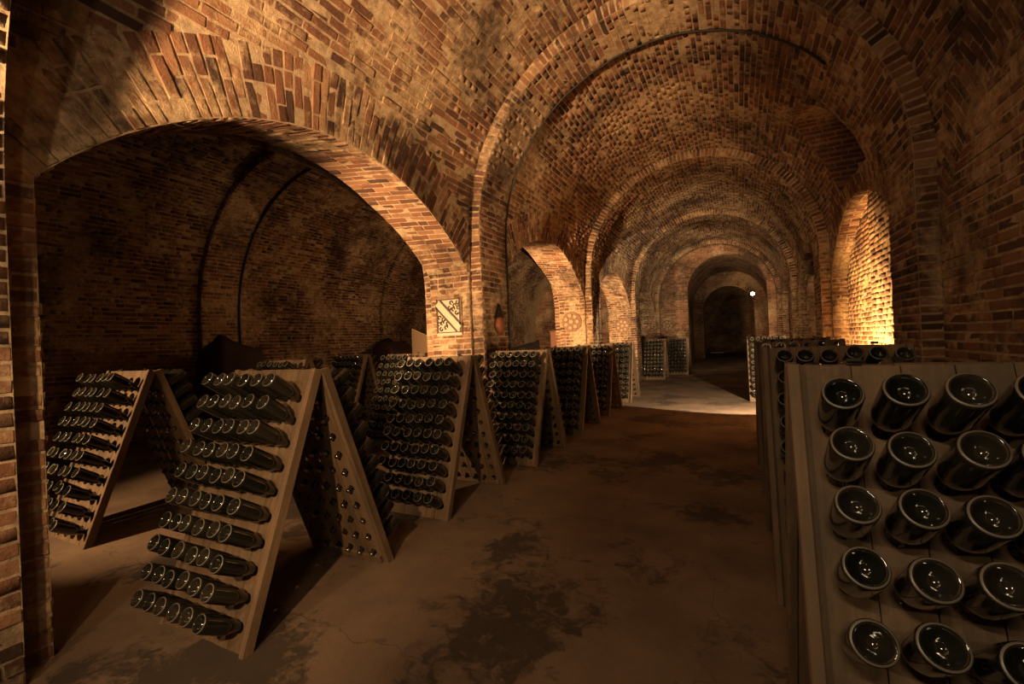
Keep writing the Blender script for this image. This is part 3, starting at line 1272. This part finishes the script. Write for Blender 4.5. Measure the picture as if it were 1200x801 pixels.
BOTTLE_HI = []
for i in range(3):
    me = lathe_mesh('wine_bottle', PROF, 28, GLASS)
    me.materials.append(RIMM)
    for p_ in me.polygons:
        if 6 * 28 <= p_.index < 7 * 28:
            p_.material_index = 1   # scuffed bearing ring on the base
    at = me.attributes.new('rnd', 'FLOAT', 'POINT')
    at.data.foreach_set('value', np.full(len(me.vertices), i * 0.31, dtype=np.float32))
    BOTTLE_HI.append(me)
CAP_MESH = lathe_mesh('crown_cap', CAPP, 14, CAPM)
LOW = [(0.006, 0.185), (0.034, 0.2075), (0.0425, 0.2090), (0.0446, 0.200), (0.0446, 0.088), (0.0398, 0.052), (0.0282, 0.018), (0.0188, -0.014), (0.0160, -0.088), (0.010, -0.0905)]

bottles = []   # (rack index, back, row, col, matrix)
for ri, (root, xl, y, rz) in enumerate(RACKS):
    base = Matrix.Translation((xl, y, 0)) @ Matrix.Rotation(rz, 4, 'Z')
    for back in (False, True):
        pm = panel_matrix(back)
        sy = 1.0 if back else -1.0
        for r_ in range(10):
            for c in range(6):
                if (ri, back, r_, c) in ((8, False, 5, 0), (1, False, 9, 0), (3, False, 8, 1)):
                    pass
                h = pm @ Vector((C0 + PC * c, -(T0 + PRW * r_), 0))
                ang = B_ANG + random.gauss(0, R(1.2))
                yaw = random.gauss(0, R(1.2))
                ax = Vector((math.sin(yaw) * math.cos(ang), sy * math.cos(ang) * math.cos(yaw), math.sin(ang)))
                q = ax.to_track_quat('Z', 'Y').to_matrix().to_4x4()
                dl = random.gauss(0.0, 0.007)
                m = base @ Matrix.Translation(h + ax * min(max(dl, -0.012), 0.012)) @ q @ Matrix.Rotation(random.uniform(0, 6.28), 4, 'Z')
                bottles.append((ri, back, r_, c, m))

# which bottles show most in the picture
seg_b = 7
vsb, fsb, idb = [], [], []
rough_prof = [(0.0446, 0.2105), (0.0446, 0.06), (0.016, -0.04), (0.016, -0.09)]
for bi, (ri, back, r_, c, m) in enumerate(bottles):
    n0 = len(vsb)
    for pr_, pz in rough_prof:
        for k in range(seg_b):
            a = 2 * math.pi * k / seg_b
            vsb.append(m @ Vector((pr_ * math.cos(a), pr_ * math.sin(a), pz)))
    for q in range(3):
        for k in range(seg_b):
            j = (k + 1) % seg_b
            fsb.append((n0 + q * seg_b + k, n0 + q * seg_b + j, n0 + (q + 1) * seg_b + j, n0 + (q + 1) * seg_b + k))
            idb.append(bi)
    fsb.append(tuple(n0 + k for k in range(seg_b)))
    idb.append(bi)
for root, xl, y, rz in RACKS:
    base = Matrix.Translation((xl, y, 0)) @ Matrix.Rotation(rz, 4, 'Z')
    for back in (False, True):
        pm = base @ panel_matrix(back)
        n0 = len(vsb)
        vsb += [pm @ Vector(p) for p in ((0, 0, -0.02), (W_RACK, 0, -0.02), (W_RACK, -SL, -0.02), (0, -SL, -0.02))]
        fsb.append((n0, n0 + 1, n0 + 2, n0 + 3))
        idb.append(-1)
for x0, x1, y0, y1 in [(-3.9, -3.02, a - 0.1, b) for a, b in RIBS]:
    n0 = len(vsb)
    vsb += [Vector(p) for p in ((x0, y0, 0), (x1, y0, 0), (x1, y0, 4), (x0, y0, 4), (x1, y1, 0), (x1, y1, 4))]
    fsb += [(n0, n0 + 1, n0 + 2, n0 + 3), (n0 + 1, n0 + 4, n0 + 5, n0 + 2)]
    idb += [-1, -1]
bvh = BVHTree.FromPolygons(vsb, fsb)
count = np.zeros(len(bottles), int)
cv = Vector(CAM)
for py in range(382, 801, 2):
    for px in range(0, 1200, 2):
        d = _f + _r * (px - 600) / F_PX + _u * (400.5 - py) / F_PX
        hit = bvh.ray_cast(cv, Vector(d))
        if hit[2] is not None and idb[hit[2]] >= 0:
            count[idb[hit[2]]] += 1
order = np.argsort(-count)
chosen = [int(i) for i in order[:300] if count[i] > 0]

rack_words = ['worn-pier rack', 'coat-of-arms-pier rack', 'first-rib rack', 'second-arch rack', 'second-pier rack', 'last left-row rack',
              'lone far rack', 'dark far rack', 'first right rack', 'second right rack', 'third right rack', 'lit-rim far rack', 'fourth right rack',
              'wide-arch rack', 'hidden aisle rack', 'leaning-board rack', 'deep aisle rack']
ORD = ['first', 'second', 'third', 'fourth', 'fifth', 'sixth', 'seventh', 'eighth', 'ninth', 'tenth']
proto = {}
for k, bi in enumerate(chosen):
    ri, back, r_, c, m = bottles[bi]
    o = bpy.data.objects.new('wine_bottle', BOTTLE_HI[k % 3])
    col.objects.link(o)
    o.matrix_world = m
    w = rack_words[ri]
    edge = c if ri in (8, 9, 10, 11, 12) else 5 - c
    tag(o, 'dark wine bottle, %s row down, %s from corridor edge, %s of %s' % (ORD[r_], ORD[edge], 'back' if back else 'front', w),
        'bottle', 'bottles in the %s of the %s' % ('back' if back else 'front', w))
    cp = bpy.data.objects.new('crown_cap', CAP_MESH)
    col.objects.link(cp)
    cp.parent = o
rest = [b for i, b in enumerate(bottles) if i not in set(chosen)]
seg = 12
lv = np.array([(r_ * math.cos(2 * math.pi * i / seg), r_ * math.sin(2 * math.pi * i / seg), z) for r_, z in LOW for i in range(seg)])
lf = []
for k in range(len(LOW) - 1):
    for i in range(seg):
        j = (i + 1) % seg
        lf.append((k * seg + j, k * seg + i, (k + 1) * seg + i, (k + 1) * seg + j))
lf = np.array(lf)
mats = np.array([np.array(b[4]) for b in rest])
allv = (np.einsum('nij,kj->nki', mats[:, :3, :3], lv) + mats[:, None, :3, 3]).reshape(-1, 3)
allf = (lf[None] + (np.arange(len(rest)) * len(lv))[:, None, None]).reshape(-1, 4)
me = bpy.data.meshes.new('wine_bottles')
me.vertices.add(len(allv))
me.vertices.foreach_set('co', allv.ravel().astype(np.float32))
me.loops.add(allf.size)
me.loops.foreach_set('vertex_index', allf.ravel().astype(np.int32))
me.polygons.add(len(allf))
me.polygons.foreach_set('loop_start', (np.arange(len(allf)) * 4).astype(np.int32))
me.polygons.foreach_set('loop_total', np.full(len(allf), 4, np.int32))
me.update(calc_edges=True)
me.polygons.foreach_set('use_smooth', np.ones(len(allf), bool))
at = me.attributes.new('rnd', 'FLOAT', 'POINT')
at.data.foreach_set('value', np.repeat(rng.random(len(rest)), len(lv)).astype(np.float32))
me.materials.append(GLASS)
me.materials.append(RIMM)
mi_ = np.zeros(len(lf), np.int32)
mi_[seg:2 * seg] = 1
me.polygons.foreach_set('material_index', np.tile(mi_, len(rest)))
tag(link('wine_bottles', me), 'many more dark wine bottles filling the farther riddling racks', 'bottles', kind='stuff')

# ------------------------------------------------------------------ cables
def rib_path(cx, zs, rad, y, side_from, a_end, n=40):
    pts = [(cx + side_from * rad, y, z) for z in np.linspace(0.02, zs, 8)]
    for a in np.linspace(0, a_end, n)[1:]:
        pts.append((cx + side_from * rad * math.cos(a), y, zs + rad * math.sin(a)))
    return pts


cb = MB()
pts = rib_path(NC, ZS, RR - 0.022, RIBS[1][1] - 0.03, -1, R(142))
pts = [(x + random.uniform(-0.008, 0.008), y + random.uniform(-0.012, 0.012), z) for x, y, z in pts]
cb.tube(pts, 0.013)
tag(cb.build('electric_cable', CABLEM, None, True), 'black cable following the edge of the first transverse rib', 'cable')
cb = MB()
cb.tube(rib_path(AC, AS, AR - 0.03, RIBS[1][1] - 0.03, -1, R(100)), 0.022)
tag(cb.build('electric_cable', CABLEM, None, True), 'dark cable on the aisle rib seen through the wide arch', 'cable')
for dy in (0.18, 0.50):
    cb = MB()
    cb.tube([(NC - RR + 0.02, RIBS[2][0] + dy, z) for z in np.linspace(1.45, 2.95, 6)], 0.014)
    tag(cb.build('electric_cable', CABLEM), 'thin dark conduit running up the second rib pier, %s its front edge' % ('close to' if dy < 0.3 else 'away from'), 'cable')

# ------------------------------------------------------------------ plaques
CREAM = plain('cream_glazed_tile', (0.50, 0.41, 0.29), 0.35, 0, 0.25, 30)
INK = plain('dark_glaze', (0.05, 0.03, 0.02), 0.4)
CLAY = plain('brown_clay', (0.26, 0.14, 0.075), 0.8, 0, 0.6, 25)
BUFF = plain('buff_stone', (0.46, 0.32, 0.19), 0.8, 0, 0.6, 25)
RUST = plain('rust_red_clay', (0.22, 0.07, 0.04), 0.7, 0, 0.4)

yj = ARCH_Y[0] + AR_W - 0.026
pl = empty('coat_of_arms_plaque', (-3.50, yj, 1.88))
tag(pl, 'cream tile plaque with a diagonal-banded coat of arms on the arch jamb', 'plaque')
b = MB(); b.box((0, 0, 0), (0.40, 0.02, 0.50)); b.build('backing', CREAM, pl)
b = MB()
for sx in (-1, 1):
    b.box((sx * 0.185, -0.015, 0.02), (0.024, 0.012, 0.46))
b.box((0, -0.015, 0.243), (0.39, 0.012, 0.014)); b.box((0, -0.015, -0.205), (0.39, 0.012, 0.014))
b.build('border', INK, pl)
b = MB()
rm = Matrix.Rotation(R(46), 3, 'Y')
b.box((0, -0.016, 0.02), (0.50, 0.014, 0.085), rm); b.build('diagonal_band', CREAM, pl)
b = MB()
for s in (-1, 1):
    off = rm @ Vector((0, 0, s * 0.058))
    b.box(Vector((0, -0.015, 0.02)) + off, (0.49, 0.012, 0.026), rm)
b.build('band_edge', INK, pl)
b = MB()
for cx_, cz_, s_ in ((0.02, 0.13, -1), (0.08, 0.10, 1), (-0.09, -0.02, -1), (-0.02, -0.09, 1), (0.16, 0.12, 1), (-0.16, -0.09, 1), (0.10, 0.15, 1), (0.13, 0.06, -1), (0.05, 0.19, 1), (-0.11, -0.08, 1), (-0.13, -0.15, -1), (-0.05, -0.14, 1), (-0.15, 0.0, 1), (0.15, 0.2, -1)):
    b.tube([(cx_ + 0.028 * math.cos(t) * (1 - t / 9), -0.016, cz_ + s_ * 0.034 * math.sin(t) * (1 - t / 9)) for t in np.linspace(0, 5.2, 12)], 0.010, 5)
b.build('scrollwork', INK, pl)


def rosette(loc, r_, axis, label, n=7):
    """round carved rosette of pale petals; axis 'y' faces -y"""
    o = empty('rosette_plaque', loc)
    tag(o, label, 'plaque')
    if axis == 'x':
        o.rotation_euler = (0, 0, R(90))
    b = MB(); b.lathe([(r_, 0.0), (r_, 0.012), (r_ * 0.9, 0.018)], 20, M4=Matrix.Rotation(R(90), 4, 'X')); b.build('backing', CLAY, o)
    for k in range(n):
        a = 2 * math.pi * k / n
        b = MB()
        b.lathe([(0.02, 0.0), (r_ * 0.24, 0.01), (r_ * 0.2, 0.03), (0.01, 0.042)], 10,
                M4=Matrix.Translation((r_ * 0.62 * math.cos(a), -0.012, r_ * 0.62 * math.sin(a))) @ Matrix.Rotation(R(90), 4, 'X'))
        b.build('petal', BUFF, o, True)
    b = MB(); b.lathe([(r_ * 0.26, 0.0), (r_ * 0.24, 0.03), (r_ * 0.1, 0.045)], 12, M4=Matrix.Translation((0, -0.015, 0)) @ Matrix.Rotation(R(90), 4, 'X')); b.build('boss', BUFF, o, True)
    return o


rosette((-3.50, ARCH_Y[1] + AR_W - 0.03, 1.93), 0.24, 'y', 'pale carved rosette on the jamb of the second side arch')
rosette((-3.46, ARCH_Y[2] + AR_W - 0.03, 1.90), 0.24, 'y', 'pale carved rosette on the jamb of the third side arch')
rosette((-2.75, Y_END - 0.03, 1.95), 0.24, 'y', 'bright carved rosette low on the end wall behind the lone rack')

# dark pointed plaque on the first rib pier
o = empty('pier_ornament', (NC - RR + 0.012, 5.62, 1.85))
tag(o, 'small dark pointed ornament with a reddish round boss on the first rib pier', 'ornament')
b = MB()
b.add([(0.0, -0.13, 0.0), (0.0, 0.13, 0.0), (0.0, 0.05, 0.14), (0.0, 0.0, 0.22), (0.0, -0.05, 0.14),
       (0.035, -0.11, 0.01), (0.035, 0.11, 0.01), (0.035, 0.04, 0.13), (0.035, 0.0, 0.19), (0.035, -0.04, 0.13)],
      [(4, 3, 2, 1, 0), (5, 6, 7, 8, 9), (0, 1, 6, 5), (1, 2, 7, 6), (2, 3, 8, 7), (3, 4, 9, 8), (4, 0, 5, 9)])
b.build('hood', IRON, o)
b = MB(); b.lathe([(0.13, 0.0), (0.13, 0.02), (0.09, 0.05), (0.03, 0.062)], 18, M4=Matrix.Translation((0, 0, -0.09)) @ Matrix.Rotation(R(90), 4, 'Y')); b.build('boss', RUST, o, True)


# ------------------------------------------------------------------ covered piles, boards, small things
def covered_pile(loc, size, label, mat, seed, rz=0.0):
    r_ = random.Random(seed)
    nx_, ny_ = 18, 14
    ph = [r_.uniform(0, 6.28) for _ in range(6)]
    vs, fs = [], []
    sx, sy, sz = size

    def shape(u, w):
        # u around, w from floor to top
        a = 2 * math.pi * u
        ex = abs(math.cos(a)) ** 0.55 * math.copysign(1, math.cos(a))
        ey = abs(math.sin(a)) ** 0.55 * math.copysign(1, math.sin(a))
        k = 1.0 - 0.16 * w ** 2 + 0.035 * math.sin(9 * a + ph[0]) * (1 - 0.5 * w) + 0.025 * math.sin(5 * a + ph[1] + 2 * w)
        top = 1.0 if w < 1 else 1.0
        hz = sz * w * (1 + 0.10 * math.sin(a + ph[2]) * w + 0.06 * math.sin(3 * a + ph[3]) * w)
        return (sx / 2 * ex * k, sy / 2 * ey * k, hz * top)
    nu, nw = 36, 9
    for j in range(nw + 1):
        for i in range(nu):
            vs.append(shape(i / nu, j / nw))
    for kk, s_ in ((0.75, 1.02), (0.4, 1.05), (0.1, 1.06)):
        for i in range(nu):
            x, y, z = shape(i / nu, 1.0)
            zz = sz * s_ * (1 + 0.08 * math.sin(2 * math.pi * i / nu + ph[2]) * kk + 0.05 * math.sin(4 * math.pi * i / nu + ph[4]) * kk)
            vs.append((x * kk, y * kk, zz))
    rows = nw + 4
    for j in range(rows - 1):
        for i in range(nu):
            k2 = (i + 1) % nu
            fs.append((j * nu + i, j * nu + k2, (j + 1) * nu + k2, (j + 1) * nu + i))
    fs.append(tuple((rows - 1) * nu + i for i in range(nu)))
    me = mesh_from('covered_pile', vs, fs, mat, True)
    o = link('covered_pile', me)
    o.location = loc
    o.rotation_euler = (0, 0, rz)
    tag(o, label, 'covered pile')
    return o


MAROON = plain('dark_maroon_cover', (0.035, 0.010, 0.009), 0.75, 0, 0.4, 12)
covered_pile((-8.72, 5.35, 0), (0.9, 1.15, 1.62), 'dark maroon covered pile against the aisle wall behind the wide arch', MAROON, 3)
covered_pile((-8.6, 9.75, 0), (1.0, 1.1, 1.55), 'dark maroon covered pile in the aisle beside the leaning tan board', MAROON, 5)
BLACKC = plain('black_cover', (0.015, 0.013, 0.011), 0.6, 0, 0.4, 12)
covered_pile((-5.35, 11.3, 0), (0.9, 1.2, 1.33), 'black covered pile seen through the second side arch', BLACKC, 9)

TAN = plain('tan_board', (0.42, 0.27, 0.15), 0.7, 0, 0.2, 6)
REDB = plain('red_brown_board', (0.24, 0.10, 0.055), 0.75, 0, 0.3, 6)
o = empty('leaning_board', (-5.95, 7.75, 0), R(-8))
tag(o, 'large tan board with a sloping top edge standing in the aisle beside the arch jamb', 'board')
b = MB()
b.add([(-0.42, 0, 0), (0.62, 0, 0), (0.62, 0, 1.52), (-0.50, 0.10, 1.90), (-0.42, 0.03, 0), (0.62, 0.03, 0), (0.62, 0.03, 1.52), (-0.50, 0.13, 1.90)],
      [(0, 1, 2, 3), (7, 6, 5, 4), (0, 4, 5, 1), (1, 5, 6, 2), (2, 6, 7, 3), (3, 7, 4, 0)])
b.build('sheet', TAN, o)
b = MB(); b.box((-0.2, 0.16, 0.55), (0.05, 0.05, 1.10), Matrix.Rotation(R(6), 3, 'X')); b.build('prop', WOOD, o)
o = empty('storage_box', (-4.33, 11.75, 0), R(4))
tag(o, 'tall red-brown wooden box by the jamb of the second side arch', 'box')
b = MB(); b.box((0, 0, 0.87), (0.50, 0.5, 1.74), None, 0.006); b.build('body', REDB, o)
b = MB(); b.box((0, 0, 1.755), (0.54, 0.54, 0.03), None, 0.004); b.build('lid', REDB, o)

# dark object hanging on the second vault
o = empty('hanging_hook', (NC - 0.55, 6.6, ZS + math.sqrt(RB ** 2 - 0.55 ** 2) - 0.02))
tag(o, 'small dark iron hook hanging from the vault past the first rib', 'hook')
b = MB(); b.tube([(0, 0, 0.05), (0, 0, -0.06), (0.02, 0, -0.09), (0.045, 0, -0.08), (0.05, 0, -0.05)], 0.008); b.build('hook_rod', IRON, o, True)
b = MB(); b.lathe([(0.035, -0.02), (0.035, 0.02)], 12); b.build('rose', IRON, o)

# far lamp and pale object in the passage
EM = bpy.data.materials.new('lamp_glow')
EM.use_nodes = True
EM.node_tree.nodes['Principled BSDF'].inputs['Emission Color'].default_value = (1.0, 0.85, 0.55, 1)
EM.node_tree.nodes['Principled BSDF'].inputs['Emission Strength'].default_value = 14.0
d0 = _f + _r * (882 - 600) / F_PX + _u * (400.5 - 344) / F_PX
t0 = 24.0 / d0[1]
pL = CAM + d0 * t0
o = empty('bulkhead_lamp', tuple(pL))
tag(o, 'small glowing bulkhead lamp on the passage wall beyond the doorway', 'lamp')
b = MB(); b.lathe([(0.02, -0.08), (0.075, -0.05), (0.085, 0.0), (0.075, 0.05), (0.02, 0.08)], 14); b.build('bulb', EM, o, True)
b = MB()
b.tube([(0.0, 0, 0.06), (0.0, 0, 0.14), (1.62 - pL[0] - 0.02, 0, 0.16)], 0.012); b.build('bracket', IRON, o, True)
lamp('POINT', (pL[0] - 0.15, pL[1] - 0.05, pL[2]), 6, PALE, 0.08)
d0 = _f + _r * (848 - 600) / F_PX + _u * (400.5 - 406) / F_PX
t0 = -CAM_H / d0[2]
b = MB(); b.box((0, 0, 0.04), (0.9, 0.28, 0.08), None, 0.01)
pb = CAM + d0 * t0
ob = b.build('pale_slab', plain('pale_stone', (0.7, 0.62, 0.5), 0.6, 0, 0.2))
ob.location = (pb[0], min(pb[1], 38.0), 0.0)
tag(ob, 'small pale slab lying on the floor of the dark passage', 'slab')
